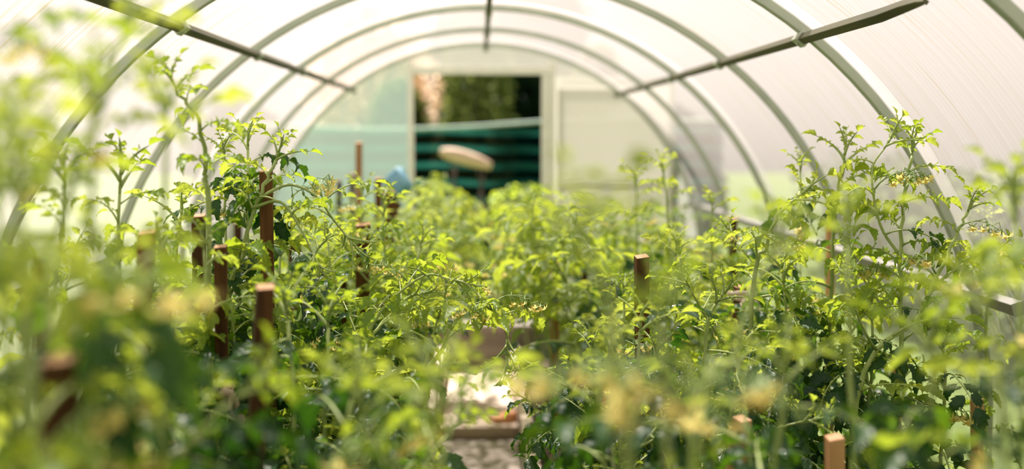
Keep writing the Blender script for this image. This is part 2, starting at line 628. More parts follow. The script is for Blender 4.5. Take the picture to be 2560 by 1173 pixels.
def open_view(p, rg):
    d = p.y
    if d < .3:
        return False
    v = CAM_I @ (p - Vector((CAMX, 0, EYE)))
    if v.z > -.05:
        return True
    px, py = W / 2 - F * v.x / v.z, H / 2 + F * v.y / v.z
    for x0, x1, y0, y1, dm, k in OPEN:
        m = 34 / max(.9, d)
        if x0 - m < px < x1 + m and y0 - m < py < y1 + m and d < dm and rg.random() < k:
            return False
    return True


def rot_to(az, pitch=0.0, roll=0.0):
    # leaf local +y turned to azimuth az (0 = +x), then tilted
    return Matrix.Rotation(az - PI / 2, 4, 'Z') @ Matrix.Rotation(pitch, 4, 'X') @ Matrix.Rotation(roll, 4, 'Y')


def dress(root, path, base, rg, start, step, size, young_from, flowers, droop=0.0, toward=None, min_z=0.0, tip=True, leaf_name='leaf'):
    """leaves, flowers and a growing tip along a stem (all coordinates relative to the root)"""
    L = [0.0]
    for i in range(1, len(path)):
        L.append(L[-1] + (path[i] - path[i - 1]).length)
    tot = L[-1]

    def at(s):
        for i in range(1, len(path)):
            if L[i] >= s:
                a = (s - L[i - 1]) / max(1e-6, L[i] - L[i - 1])
                return path[i - 1].lerp(path[i], a), (path[i] - path[i - 1]).normalized()
        return path[-1], (path[-1] - path[-2]).normalized()

    s = start
    az = rg.uniform(0, 2 * PI)
    k = 0
    nodes = []
    while s < tot - .03:
        u = s / tot
        q, t = at(s)
        az += 2.4 + rg.uniform(-.45, .45)
        if toward is not None and rg.random() < .3:
            az = toward + rg.uniform(-.7, .7)
        if q.z >= min_z:
            young = u > young_from + rg.uniform(-.08, .08)
            src = rg.choice(YOUNG if young else LEAF)
            sc = size * (.66 + .5 * math.sin(PI * min(1, .12 + .8 * u)) ** .8) * rg.uniform(.82, 1.15)
            if u > .85:
                sc *= .8
            pitch = rg.uniform(-.25, .3) - droop * (1 - u)
            T = Matrix.Translation(q) @ rot_to(az, pitch, rg.uniform(-.25, .25)) @ Matrix.Scale(sc, 4)
            if open_view(base + T @ Vector((0, .19, .0)), rg) and open_view(base + T @ Vector((0, .09, .03)), rg):
                inst(leaf_name, src, root, T)
            nodes.append((q, az, u))
        s += step * rg.uniform(.8, 1.2) * (1.08 - .5 * u)
        k += 1
    if tip:
        q, t = at(tot)
        T = Matrix.Translation(q) @ t.to_track_quat('Z', 'Y').to_matrix().to_4x4() @ Matrix.Rotation(rg.uniform(0, 6), 4, 'Z') @ Matrix.Scale(rg.uniform(.85, 1.25) * min(1, size + .1), 4)
        inst('growing_tip', rg.choice(TIP), root, T)
    cand = [n for n in nodes if n[2] > .45]
    rg.shuffle(cand)
    for q, a, u in cand[:(flowers + 1) // 2]:
        if not open_view(base + q, rg):
            continue
        T = Matrix.Translation(q + Vector((0, 0, .012))) @ rot_to(a + rg.uniform(1.2, 2.2), rg.uniform(-.1, .5)) @ Matrix.Scale(rg.uniform(.95, 1.25), 4)
        inst('flower_cluster', rg.choice(FLOWER), root, T)
    return nodes


def stem_mesh(path, r0, r1, rg, mb=None):
    mb = mb or MB()
    n = len(path)
    mb.tube(path, [r0 + (r1 - r0) * (i / (n - 1)) ** .8 for i in range(n)], 7)
    return mb


def tomato(top, base=None, seed=0, label='', group=None, shoots=2, size=1.0, step=.068, young=.62, flowers=2, via=None, droop=.2,
           toward=None, min_z=0.0, side_paths=(), start=.10, r0=.0078, tip_flowers=0):
    """a whole plant from its foot in the bed to the tip 'top' (world points)"""
    rg = random.Random(seed)
    top = Vector(top)
    if base is None:
        base = (top.x + rg.uniform(-.06, .06), top.y + rg.uniform(-.06, .06))
    foot = Vector((base[0], base[1], .14))
    root = empty('tomato_plant', foot)
    if via:
        path = smooth_path([foot] + [Vector(v) for v in via] + [top], 6)
    else:
        h = top.z - foot.z
        path = bez(foot, foot + Vector((rg.uniform(-.04, .04), rg.uniform(-.04, .04), h * .4)),
                   Vector((top.x * .75 + foot.x * .25 + rg.uniform(-.04, .04), top.y * .75 + foot.y * .25 + rg.uniform(-.04, .04), foot.z + h * .75)), top, 16)
    for i in range(1, len(path) - 1):   # a stem kinks a little at each node
        path[i] = path[i] + Vector((rg.uniform(-.004, .004), rg.uniform(-.004, .004), 0))
    loc = [p - foot for p in path]
    stem_mesh(loc, r0, .0034, rg).build('stem', M['stem'], root)
    nodes = dress(root, loc, foot, rg, start, step, size, young, flowers, droop, toward, min_z)
    c = [n for n in nodes if .3 < n[2] < .8]
    rg.shuffle(c)
    for q, a, u in c[:shoots]:
        ln = rg.uniform(.22, .42) * (1.15 - u * .5)
        o = Vector((math.cos(a + .5), math.sin(a + .5), 0))
        if toward is not None and rg.random() < .5:
            o = Vector((math.cos(toward), math.sin(toward), 0))
        sp = bez(q, q + o * ln * .35 + Vector((0, 0, ln * .25)), q + o * ln * .6 + Vector((0, 0, ln * .6)), q + o * ln * rg.uniform(.6, .9) + Vector((0, 0, ln * rg.uniform(.6, .95))), 7)
        stem_mesh(sp, .0042, .002, rg).build('side_shoot', M['stem'], root)
        dress(root, sp, foot, rg, .06, .055, size * .72, max(.35, young - .3), 1 if flowers and rg.random() < .25 else 0, droop)
    for sp in side_paths:
        sp = smooth_path([Vector(p) - foot for p in sp], 5)
        stem_mesh(sp, .0046, .002, rg).build('side_shoot', M['stem'], root)
        dress(root, sp, foot, rg, .07, .06, size * .8, .4, 1, droop)
    for k in range(tip_flowers):
        T = Matrix.Translation(loc[-2] + Vector((0, 0, -.02 * k))) @ rot_to(rg.uniform(0, 6), .2) @ Matrix.Scale(1.35, 4)
        inst('flower_cluster', FLOWER[k % len(FLOWER)], root, T)
    tag(root, label, 'plant', group)
    return root


FAR = []
for i in range(9):                     # distant plants: stem, one foliage mesh, flower clusters
    rg = random.Random(500 + i)
    h = 1.22
    path = bez(Vector((0, 0, 0)), Vector((.03, 0, h * .4)), Vector((-.03, .03, h * .7)), Vector((rg.uniform(-.06, .06), rg.uniform(-.06, .06), h)), 8)
    ms = stem_mesh(path, .006, .0025, rg)
    mb = MB()
    s, az = (.10 if i < 5 else .60), 0
    while s < 1.02:
        u = min(1, s)
        k = min(7, int(u * 8))
        q = path[k].lerp(path[k + 1], u * 8 - k)
        for rep in range((2 if u > .3 else 1) if i < 5 else 3):
            az += 2.4 + rg.uniform(-.4, .4)
            yg = u > .56 + rg.uniform(-.1, .1)
            sc = (.6 + .55 * math.sin(PI * min(1, .15 + .75 * u))) * rg.uniform(.8, 1.15)
            T = Matrix.Translation(q) @ rot_to(az, rg.uniform(-.3, .35), rg.uniform(-.3, .3)) @ Matrix.Scale(sc, 4)
            compound(mb, T, rg.uniform(.17, .24), rg.uniform(.3, .9), rg.uniform(-1.1, 0), .080 if yg else .098, 3, rg.uniform(.2, .6), rg.uniform(.2, 1.1), .1, rg, lo=True, small=False, mleaf=2 if yg else 0)
        s += .062
    FAR.append((keep(ms, 'far tomato stem %d' % i, [M['stem']]), keep(mb, 'far tomato foliage %d' % i, [M['leaf'], M['stem'], M['young']])))


def far_tomato(x, y, h, seed, label, group, lean=(0, 0), leggy=0):
    rg = random.Random(seed)
    ms, mf = FAR[5 + seed % 4] if leggy else FAR[seed % 5]
    root = empty('tomato_plant', (x, y, .14))
    k = (h - .14) / 1.28
    A = Matrix(((1, 0, lean[0], 0), (0, 1, lean[1], 0), (0, 0, 1, 0), (0, 0, 0, 1))) @ Matrix.Rotation(rg.uniform(0, 2 * PI), 4, 'Z') @ Matrix.Diagonal((1, 1, k, 1))
    inst('stem', ms, root, A)
    inst('foliage', mf, root, A)
    for j in range(1):
        a = rg.uniform(0, 2 * PI)
        T = Matrix.Translation((lean[0] * h * .8, lean[1] * h * .8, (h - .2) * rg.uniform(.7, .95))) @ rot_to(a, .4) @ Matrix.Scale(1.3, 4)
        inst('flower_cluster', rg.choice(FLOWER), root, T)
    tag(root, label, 'plant', group)
    return root


# ================================================================== SETTING
Y0 = -1.05                             # front end of the tunnel, behind the camera


def arc_pts(r, n=48, zmin=0.0, extra=True):
    """(x, z) from the left foot over the crown to the right foot"""
    a = [(-r, zmin)] if extra else []
    for i in range(n + 1):
        th = PI - PI * i / n
        a.append((r * math.cos(th), CZ + r * math.sin(th)))
    if extra:
        a.append((r, zmin))
    return a


def structure(o, label, cat='structure'):
    return tag(o, label, cat, kind='structure')


# ground outside and bed soil
mb = MB()
nx = 40
idx = {}
for i in range(nx + 1):
    for j in range(nx + 1):
        x, y = -40 + 80 * i / nx, -35 + 80 * j / nx
        z = -.03 + .05 * noise.noise(Vector((x * .2, y * .2, 0)))
        idx[i, j] = mb.vert((x, y, min(z, -.012)), (x, y))
for i in range(nx):
    for j in range(nx):
        mb.face((idx[i, j], idx[i + 1, j], idx[i + 1, j + 1], idx[i, j + 1]))
structure(mb.build('ground', M['grass']), 'green meadow ground around the greenhouse', 'ground')


def bed(name, x0, x1, label):
    mb = MB()
    n, m = 14, 90
    ix = {}
    for i in range(n + 1):
        for j in range(m + 1):
            x, y = x0 + (x1 - x0) * i / n, Y0 + .05 + (BACK - .06 - Y0 - .05) * j / m
            edge = i in (0, n) or j in (0, m)
            z = .125 + .05 * noise.noise(Vector((x * 5, y * 5, 1.3))) + .02 * noise.noise(Vector((x * 17, y * 17, 1.3)))
            ix[i, j] = mb.vert((x, y, 0 if edge else z))
    for i in range(n):
        for j in range(m):
            mb.face((ix[i, j], ix[i + 1, j], ix[i + 1, j + 1], ix[i, j + 1]))
    return structure(mb.build(name, M['soil']), label, 'soil bed')


bed('floor_bed_left', -1.47, -.31, 'dark soil bed left of the path')
bed('floor_bed_right', .262, 1.47, 'dark soil bed right of the path')
mb = MB()
mb.box((-.31, Y0, -.05), (.262, BACK, -.004))
structure(mb.build('floor', M['soil'], smooth=False), 'trodden soil floor of the path', 'floor')

# path slabs and the boards that hold the beds
for (y0, y1, z, mt, lab) in ((5.86, 6.86, .045, 'slab', 'pale pinkish concrete path slab before the back threshold'),
                             (5.30, 5.83, .075, 'slab', 'raised pale path slab with the terracotta shard on it'),
                             (4.30, 5.20, .03, 'plank', 'greyish brown plank lying on the path nearest the camera')):
    mb = MB()
    mb.box((-.255, y0, 0), (.180, y1, z))
    tag(mb.build('path_slab', M[mt], bevel=.008), lab, 'slab')
mb = MB()
for k in range(9):
    a = 2 * PI * k / 9
mb.v = []
mb.uv = []
rg = random.Random(5)
ring = [(.085 * math.cos(2 * PI * k / 9) * rg.uniform(.7, 1.1), .055 * math.sin(2 * PI * k / 9) * rg.uniform(.7, 1.1)) for k in range(9)]
b0 = [mb.vert((x, y, 0)) for x, y in ring]
b1 = [mb.vert((x * .92, y * .92, .035 + .02 * x / .08)) for x, y in ring]
mb.face(list(reversed(b0)))
mb.face(b1)
for k in range(9):
    mb.face((b0[k], b0[(k + 1) % 9], b1[(k + 1) % 9], b1[k]))
o = mb.build('terracotta_shard', M['terracotta'], smooth=False, bevel=.004)
o.location = (.10, 5.40, .0755)
tag(o, 'broken terracotta shard on the raised pale path slab', 'shard')
for (x, lab, nm) in ((-.285, 'pale weathered edging board along the left bed', 'edging_board'), (.213, 'pale weathered edging board along the right bed', 'edging_board')):
    mb = MB()
    for (y0, y1) in ((Y0 + .02, 1.9), (1.905, 4.6), (4.605, 6.84)):
        mb.box((x - .027, y0, 0), (x + .027, y1, .205))
    tag(mb.build(nm, M['kerb'], bevel=.006), lab, 'edging board')

# the polycarbonate vault
mb = MB()
r = RAD + .022
ap = arc_pts(r, 64)
u = 0.0
prev = None
rows = []
NY = 9
for (x, z) in ap:
    if prev:
        u += math.hypot(x - prev[0], z - prev[1])
    prev = (x, z)
    rows.append([mb.vert((x, Y0 + (BACK + .03 - Y0) * j / NY, z), (u, Y0 + (BACK + .03 - Y0) * j / NY)) for j in range(NY + 1)])
for i in range(len(rows) - 1):
    for j in range(NY):
        mb.face((rows[i][j], rows[i][j + 1], rows[i + 1][j + 1], rows[i + 1][j]))
structure(mb.build('ceiling', M['cover']), 'milky polycarbonate vault of the greenhouse', 'vault')

RIBS = [BACK - .995 * k for k in range(9)]
# overlap strips of the sheets, on the outside of every second rib
for k, yr in enumerate((RIBS[4], RIBS[2], RIBS[0], RIBS[6])):
    mb = MB()
    prev = None
    for (x, z) in arc_pts(RAD + .026, 64):
        a, b = mb.vert((x, yr - .07, z)), mb.vert((x, yr + .02, z))
        if prev:
            mb.face((prev[0], prev[1], b, a))
        prev = (a, b)
    structure(mb.build('trim_%d' % (k + 1), M['strip']), 'overlap strip of two cover sheets', 'trim')


def gable(name, poly, y, label):
    mb = MB()
    f = [mb.vert((x, y, z)) for x, z in poly]
    b = [mb.vert((x, y + .006, z)) for x, z in poly]
    mb.face(list(reversed(f)))
    n = len(poly)
    for i in range(n):
        mb.face((f[i], f[(i + 1) % n], b[(i + 1) % n], b[i]))
    return structure(mb.build(name, M['gable'], smooth=False), label, 'wall')


DX0, DX1, DTOP = -.476, .405, 2.070
def side_poly(xa, xb):
    pts = [(xa, .0), (xb, .0)] if xa > 0 else [(xa, .0), (xb, .0)]
    rr = RAD + .012
    n = 24
    out = []
    if xa > 0:
        out = [(xa, .02), (rr, .02), (rr, CZ)]
        a1 = math.acos(xa / rr)
        for i in range(1, n + 1):
            a = a1 * i / n
            out.append((rr * math.cos(a), CZ + rr * math.sin(a)))
    else:
        out = [(xb, .02)]
        a1 = math.acos(-xb / rr)
        for i in range(n + 1):
            a = a1 * (n - i) / n
            out.append((-rr * math.cos(a), CZ + rr * math.sin(a)))
        out.append((-rr, .02))
    return out


gable('wall_back_left', side_poly(-1.6, DX0 - .035), BACK + .018, 'left polycarbonate panel of the back wall').data.materials[0] = M['gable_left']
gable('wall_back_right', side_poly(DX1 + .085, 1.6), BACK + .018, 'right polycarbonate panel of the back wall')
rr = RAD + .012
top = [(DX0 - .035, DTOP + .03), (DX1 + .085, DTOP + .03)]
a0, a1 = math.acos((DX1 + .085) / rr), math.acos((DX0 - .035) / rr)
for i in range(17):
    a = a0 + (a1 - a0) * i / 16
    top.append((rr * math.cos(a), CZ + rr * math.sin(a)))
gable('wall_back_top', top, BACK + .018, 'polycarbonate panel above the back doorway')
fw = gable('wall_front_light_block', arc_pts(RAD + .012, 40), Y0 - .01, 'unseen front end wall made dark to block fill light')
fw.data.materials[0] = M['bark']  # unseen wall made solid and dark to cut the front fill light

# back doorway frame
mb = MB()
ztop = lambda x: CZ + math.sqrt(RAD ** 2 - x * x) - .02
mb.box((DX0 - .040, BACK - .030, 0), (DX0, BACK + .012, ztop(DX0 - .04)))
mb.box((DX1, BACK - .02, 0), (DX1 + .055, BACK + .012, DTOP))
mb.box((DX1 + .055, BACK - .030, 0), (DX1 + .092, BACK + .012, ztop(DX1 + .09)))
mb.box((DX0, BACK - .026, DTOP), (DX1 + .055, BACK + .012, DTOP + .055))
structure(mb.build('trim_5', M['frame'], smooth=False, bevel=.004), 'pale painted frame of the back doorway', 'door frame')
mb = MB()
mb.box((-1.48, BACK - .03, 0), (DX0 - .04, BACK + .012, .33))
mb.box((DX1 + .092, BACK - .03, 0), (1.48, BACK + .012, .33))
structure(mb.build('baseboard_back', M['plank'], smooth=False, bevel=.004), 'grey timber base of the back wall', 'base board')
mb = MB()
mb.box((DX0, BACK - .06, .0), (DX1, BACK + .03, .30))
mb.box((DX0 - .02, BACK - .10, .30), (DX1 + .02, BACK + .05, .345))
structure(mb.build('trim_6', M['plank'], smooth=False, bevel=.006), 'grey plank threshold of the back doorway', 'threshold')

# the door leaf, swung open flat against the outside of the right panel
door = structure(empty('door_1', (DX1 + .10, BACK + .07, .36)), 'pale framed polycarbonate door folded back outside', 'door')
dw, dh = .84, 1.70
mb = MB()
for q in (((0, 0, 0), (.04, .03, dh)), ((dw - .04, 0, 0), (dw, .03, dh)), ((.04, 0, dh - .04), (dw - .04, .03, dh)), ((.04, 0, 0), (dw - .04, .03, .04)), ((.04, 0, .93), (dw - .04, .03, .975))):
    mb.box(*q)
mb.build('door_frame', M['frame'], door, smooth=False, bevel=.003)
mb = MB()
mb.box((.03, .012, .03), (dw - .03, .018, dh - .03))
mb.build('door_panel', M['gable'], door, smooth=False)
# hinges and latch of the doorway
for (x, z, lab) in ((DX1 + .074, 1.985, 'dark hinge'), (DX0 - .02, 2.02, 'dark latch')):
    pass

# arches
def arch(y, label):
    mb = MB()
    w, r0, r1 = .0135, RAD - .014, RAD + .014
    prev = None
    for (a, b) in zip(arc_pts(r0, 56, .02), arc_pts(r1, 56, .02)):
        ring = [mb.vert((a[0], y - w, a[1])), mb.vert((a[0], y + w, a[1])), mb.vert((b[0], y + w, b[1])), mb.vert((b[0], y - w, b[1]))]
        if prev:
            for k in range(4):
                mb.face((prev[k], prev[(k + 1) % 4], ring[(k + 1) % 4], ring[k]))
        prev = ring
    o = mb.build('arch_rib', M['metal'], smooth=False, bevel=.003)
    return tag(o, label, 'greenhouse rib', 'steel arch ribs')


ORD = ['steel arch rib framing the back wall', 'steel arch rib next in front of the back wall', 'steel arch rib third from the back wall',
       'steel arch rib fourth from the back wall', 'wide steel arch rib where the broken upper right bar ends past', 'nearest steel arch rib cut by the upper photo corners']
for k in range(6):
    arch(RIBS[k] - (.01 if k == 0 else 0), ORD[k])


# lengthwise bars
def bar(ang, y0, y1, label, name, mt, ragged=False, size=.0125, inset=.016, brackets=True):
    """a square tube along the tunnel under the ribs; ang from the right-hand horizontal"""
    rr = RAD - .014 - inset + .006
    c = Vector((rr * math.cos(ang), 0, CZ + rr * math.sin(ang)))
    tx = Vector((-math.sin(ang), 0, math.cos(ang)))
    nr = Vector((math.cos(ang), 0, math.sin(ang)))
    root = empty(name, (c.x, y1, c.z))
    mb = MB()
    n = 20
    prev = None
    for i in range(n + 1):
        y = y0 + (y1 - y0) * (i / n) ** 1.6
        w, h = size, size
        sh = 0
        if ragged:
            d = (y - y0)
            if d < .16:
                w *= .35 + .65 * (d / .16) ** .5
                h *= .25 + .75 * (d / .16) ** .6
                sh = .008 * math.sin(d * 60)
        ring = [mb.vert(tx * a * w + nr * (b * h + sh) + Vector((0, y - y1, 0))) for a, b in ((-1, -1), (1, -1), (1, 1), (-1, 1))]
        if prev:
            for k in range(4):
                mb.face((prev[k], prev[(k + 1) % 4], ring[(k + 1) % 4], ring[k]))
        else:
            mb.face(ring)
        prev = ring
    mb.face(list(reversed(prev)))
    mb.build('bar', M[mt], root, smooth=False, bevel=.002)
    for yr in RIBS[:6]:
        if brackets and y0 < yr < y1 + .05:
            mb = MB()
            Mx = Matrix(((tx.x, 0, nr.x, 0), (0, 1, 0, yr - y1), (tx.z, 0, nr.z, 0), (0, 0, 0, 1)))
            mb.box((-.019, -.022, -.0165), (.019, .022, .020), mat=Mx)
            mb.tube([Mx @ Vector((0, 0, -.0165)), Mx @ Vector((0, 0, -.0215))], .006, 6)
            mb.build('bracket', M['metal'], root, smooth=False, bevel=.003)
    tag(root, label, 'greenhouse bar', 'lengthwise greenhouse bars')
    return root


AU = math.radians(52.3)
bar(PI - math.radians(54.1), .95, BACK - .03, 'dark lengthwise bar crossing the upper left ribs', 'purlin', 'dark_steel')
bar(AU, 2.12, BACK - .03, 'dark upper right bar with a broken ragged end', 'purlin', 'dark_steel', ragged=True)
bar(math.radians(89.2), .95, BACK - .03, 'thin lengthwise bar under the crown of the vault', 'purlin', 'dark_steel')
AL = math.asin(.435 / 1.48)
bar(AL, 2.62, BACK - .03, 'pale zinc rail low on the right side wall', 'purlin', 'rail', size=.017, inset=.020, brackets=False)
bar(PI - AL, 1.2, BACK - .03, 'pale zinc rail low on the left side wall', 'purlin', 'rail', size=.017, inset=.020, brackets=False)

# ------------------------------------------------------------------ beyond the back door
YN = 9.5
fence = tag(empty('netting_fence', (0, YN, -.02)), 'green shade netting fence hung in sagging folds behind the doorway', 'fence')
mb = MB()
nx, nz = 70, 64
ix = {}
for i in range(nx + 1):
    x = -2.3 + 4.6 * i / nx
    for j in range(nz + 1):
        t = j / nz
        zt = 1.74 + .03 * math.sin(x * 1.7) + .05 * max(0, x) * .6
        sag = .025 * math.sin(x * 2.6 + 1) + .02 * math.sin(x * 5.1)
        z = zt * t + sag * math.sin(t * PI)
        yy = .075 * abs(((z + sag + .02 * math.sin(x * 2.1)) / .165) % 1 - .5) * 2 + .02 * math.sin(x * 9 + t * 4) + .012 * math.sin(x * 23)
        ix[i, j] = mb.vert((x, yy - .03, z + .02), (x, z))
for i in range(nx):
    for j in range(nz):
        mb.face((ix[i, j], ix[i + 1, j], ix[i + 1, j + 1], ix[i, j + 1]))
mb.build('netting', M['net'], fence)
mb = MB()
mb.tube([Vector((-2.3 + 4.6 * i / 40, -.03, 1.765 + .03 * math.sin((-2.3 + 4.6 * i / 40) * 1.7) + .05 * max(0, -2.3 + 4.6 * i / 40) * .6)) for i in range(41)], .017, 6)
mb.build('top_rope', M['rope'], fence)
for x in (-2.2, -1.15, .74, 2.2):
    mb = MB()
    mb.tube([Vector((x, .10, 0)), Vector((x, .10, 1.86))], [.03, .026], 8)
    mb.build('post', M['wood_dark'], fence)

# pale debarked log on two crossed posts in front of the netting
lg = tag(empty('log_rest', (-.17, 8.75, -.02)), 'pale log leaning on a dark trestle before the netting', 'log')
mb = MB()
pts = [Vector((-.20 + .45 * i / 8, .03 * i / 8, 1.535 - .10 * i / 8 - .03 * (i / 8) ** 2)) for i in range(9)]
mb.tube(pts, [.030, .052, .062, .066, .066, .063, .058, .048, .035], 12)
mb.build('log', M['log'], lg)
mb = MB()
for x, zt in ((-.08, 1.44), (.16, 1.375)):
    mb.tube([Vector((x - .22, -.12, 0)), Vector((x + .03, .05, zt))], .011, 7)
    mb.tube([Vector((x + .22, .14, 0)), Vector((x - .03, -.02, zt))], .011, 7)
mb.build('trestle', M['bark'], lg)


def tree(x, y, h, rad, n, mat, label, seed, leaf=.09, zlow=.2, conic=0.0, name='garden_tree'):
    rg = random.Random(seed)
    root = empty(name, (x, y, -.03))
    mb = MB()
    mb.tube([Vector((0, 0, 0)), Vector((.03, 0, h * .4)), Vector((-.02, .02, h * .8))], [.09, .07, .02], 8)
    mb.build('trunk', M['bark'], root)
    mb = MB()
    for k in range(n):
        z = zlow + (h - zlow) * rg.random()
        t = (z - zlow) / (h - zlow)
        env = rad * ((1 - t) * conic + (1 - conic) * math.sqrt(max(0.02, 1 - (2 * t - 1) ** 2)))
        a = rg.uniform(0, 2 * PI)
        lump = .8 + .35 * noise.noise(Vector((math.cos(a) * 1.4, math.sin(a) * 1.4, z * 1.3 + seed)))
        q = env * lump * rg.uniform(.55, 1.0)
        p = Vector((math.cos(a) * q, math.sin(a) * q, z))
        d = Vector((rg.uniform(-1, 1), rg.uniform(-1, 1), rg.uniform(-1, .6))).normalized()
        s = d.orthogonal().normalized()
        L = leaf * rg.uniform(.7, 1.3)
        i = [mb.vert(p), mb.vert(p + d * L * .5 + s * L * .3), mb.vert(p + d * L), mb.vert(p + d * L * .5 - s * L * .3)]
        mb.face(i)
    mb.build('foliage', M[mat], root)
    return tag(root, label, 'tree')


tree(-.95, 11.6, 2.3, .55, 4200, 'bush', 'olive green bushy tree seen left of centre through the back doorway', 31, .10)
tree(-.05, 11.2, 3.2, .55, 5200, 'bush', 'darker bushy tree in the middle of the back doorway view', 32, .08)
tree(.85, 12.6, 3.7, .85, 7500, 'conifer', 'black green conifer filling the right of the doorway view', 33, .12, conic=.25)
tree(2.3, 12.3, 2.05, .9, 4000, 'conifer', 'dark conifer behind the right back panel', 34, .13, conic=.25)
tree(-2.9, 12.2, 2.1, .9, 4000, 'conifer', 'dark conifer behind the left back panel', 35, .13, conic=.2)
tree(-1.45, 13.4, 3.4, 1.1, 5500, 'blossom', 'peach tinted tree glowing at the upper left of the doorway', 36, .13)
tree(1.3, 11.3, 2.7, .35, 900, 'bush', 'small sunlit sapling at the upper right of the doorway', 37, .09, zlow=1.9)
tree(.4, 15.6, 4.3, 1.7, 7000, 'conifer', 'tall dark conifer behind the middle of the doorway view', 38, .15, conic=.2)

rg = random.Random(55)
hd = empty('garden_hedge', (3.7, 5.5, -.03))
mb = MB()
for k in range(9000):
    p = Vector((rg.uniform(-.45, .45), rg.uniform(-5.5, 5), 0))
    p.z = rg.uniform(.05, 1.45 + .25 * noise.noise(Vector((p.y * .9, 3.3, 0))))
    p.x *= .8 + .4 * noise.noise(Vector((p.y * 1.5, p.z * 1.5, 7)))
    d = Vector((rg.uniform(-1, 1), rg.uniform(-1, 1), rg.uniform(-.8, .8))).normalized()
    s = d.orthogonal().normalized()
    L = rg.uniform(.08, .14)
    mb.face([mb.vert(p), mb.vert(p + d * L * .5 + s * L * .3), mb.vert(p + d * L), mb.vert(p + d * L * .5 - s * L * .3)])
mb.build('foliage', M['hedge'], hd)
for k in range(8):
    mb = MB()
    y = -5 + 1.35 * k
    mb.tube([Vector((0, y, 0)), Vector((.03, y + .03, .6)), Vector((-.03, y, 1.2))], [.03, .022, .01], 7)
    mb.build('trunk', M['bark'], hd)
tag(hd, 'green garden hedge seen dimly through the right side wall', 'hedge')
# ================================================================== STAKES
def stake(top, w, label, mat='wood_dark', foot=None, rot=0.0, seed=0, end='wood_end', z0=.08, group=None):
    """a squared wooden stake driven into the bed; top and foot are world points"""
    rg = random.Random(seed)
    top = Vector(top)
    foot = Vector((foot[0], foot[1], z0)) if foot else Vector((top.x, top.y, z0))
    root_l = foot
    ax = (top - foot)
    L = ax.length
    z = ax.normalized()
    x = Vector((math.cos(rot), math.sin(rot), 0))
    x = (x - z * x.dot(z)).normalized()
    y = z.cross(x)
    mb = MB()
    h = w / 2
    n = 9
    prev = None
    for i in range(n + 1):
        t = i / n
        k = (.25 + .75 * min(1, t / .1)) if t < .1 else 1
        j = [rg.uniform(-.02, .02) * w for _ in range(4)]
        ring = []
        for m, (a, b) in enumerate(((-1, -1), (1, -1), (1, 1), (-1, 1))):
            tilt = (a * .05 * w + b * .08 * w) if i == n else 0
            ring.append(mb.vert(z * (L * t + tilt) + x * (a * h * k + j[m]) + y * (b * h * k * .9 + j[m])))
        if prev:
            for q in range(4):
                mb.face((prev[q], prev[(q + 1) % 4], ring[(q + 1) % 4], ring[q]))
        else:
            mb.face(list(reversed(ring)))
        prev = ring
    mb.face(prev, 1)
    o = mb.build('wooden_stake', [M[mat], M[end]], smooth=False, bevel=.0025)
    o.location = foot
    tag(o, label, 'stake', group)
    return o


G = 'wooden plant stakes'
def st(px, py, d, wpx, label, mat='wood_dark', fx=None, seed=None, rot=.15):
    """stake whose top shows at (px, py); fx = pixel column it passes 400 px lower"""
    t = P(px, py, d)
    ft = None
    if fx is not None:
        q = P(px + (fx - px), py + 400, d)
        k = (t.z - .08) / (t.z - q.z)
        ft = (t.x + (q.x - t.x) * k, d)
    return stake(t, wpx * d / F * .93, label, mat, ft, rot, seed if seed is not None else int(px), group=G)


st(665, 426, 2.45, 33, 'dark reddish stake, its top in sharp focus among pale shoots', fx=672, rot=.1)
st(497, 538, 3.0, 36, 'dark stake standing just left of the sharp reddish stake', fx=500)
st(368, 580, 1.95, 42, 'dark stake with a flat lit top, leaning, far left', fx=345)
st(551, 615, 2.15, 33, 'dark brown stake with a beige cloth tie around it', fx=556)
st(664, 716, 1.7, 48, 'thick dark stake leaning to the left, lower left of centre', fx=640, rot=.3)
st(150, 895, 1.05, 84, 'blurred thick stake close to the camera at the lower left', fx=160)
st(103, 640, 1.55, 36, 'blurred dark stake at the far left edge', fx=110)
st(240, 675, 3.3, 22, 'thin orange brown stake far left, behind the leaves', 'wood_tan', fx=242)
st(738, 590, 3.6, 34, 'soft brown stake right of the sharp reddish stake', fx=735)
st(908, 560, 3.2, 38, 'broad dark brown stake left of the path, behind sharp shoots', fx=905)
st(897, 356, 5.2, 18, 'tall orange brown stake before the left back panel', 'wood_tan', fx=898)
st(848, 452, 5.6, 14, 'short thin dark stake left of the tall orange brown one', fx=848)
st(880, 436, 5.8, 14, 'thin brown stake touching the tall orange brown one in view', fx=880)
st(946, 446, 4.9, 19, 'stake with a pink lit cut top, left of the blue bag', fx=947)
BAGT = P(992, 462, 5.1)
stake(BAGT, .036, 'stake that carries the blue plastic bag', 'wood_dark', None, .2, 77, group=G)
st(972, 480, 4.4, 30, 'broad short stake below the blue plastic bag', fx=972)
st(595, 556, 4.0, 20, 'narrow dark stake between two closer stakes at left', fx=596)
st(855, 700, 3.3, 28, 'low dark stake half hidden left of the path', fx=852)
st(1604, 640, 2.6, 36, 'dark blurred stake right of the path behind a hanging leaf', fx=1608)
st(1386, 655, 4.2, 22, 'thin tan stake right of the path, one side lit', 'wood_tan', fx=1388)
st(1462, 660, 4.9, 16, 'thin dark stake far right of the path', fx=1463)
st(1832, 546, 4.3, 21, 'dark stake top at right before the side wall', fx=1832)
st(2076, 540, 3.3, 20, 'long slim orange tan stake among the right hand shoots', 'wood_tan', fx=2074)
st(1856, 1046, 2.0, 42, 'pale cut stake leaning to the left at the lower right', 'wood_tan', fx=1800, rot=.55)
st(2086, 1092, 1.9, 44, 'pale square stake at the bottom right of the picture', 'wood_tan', fx=2090, rot=.1)
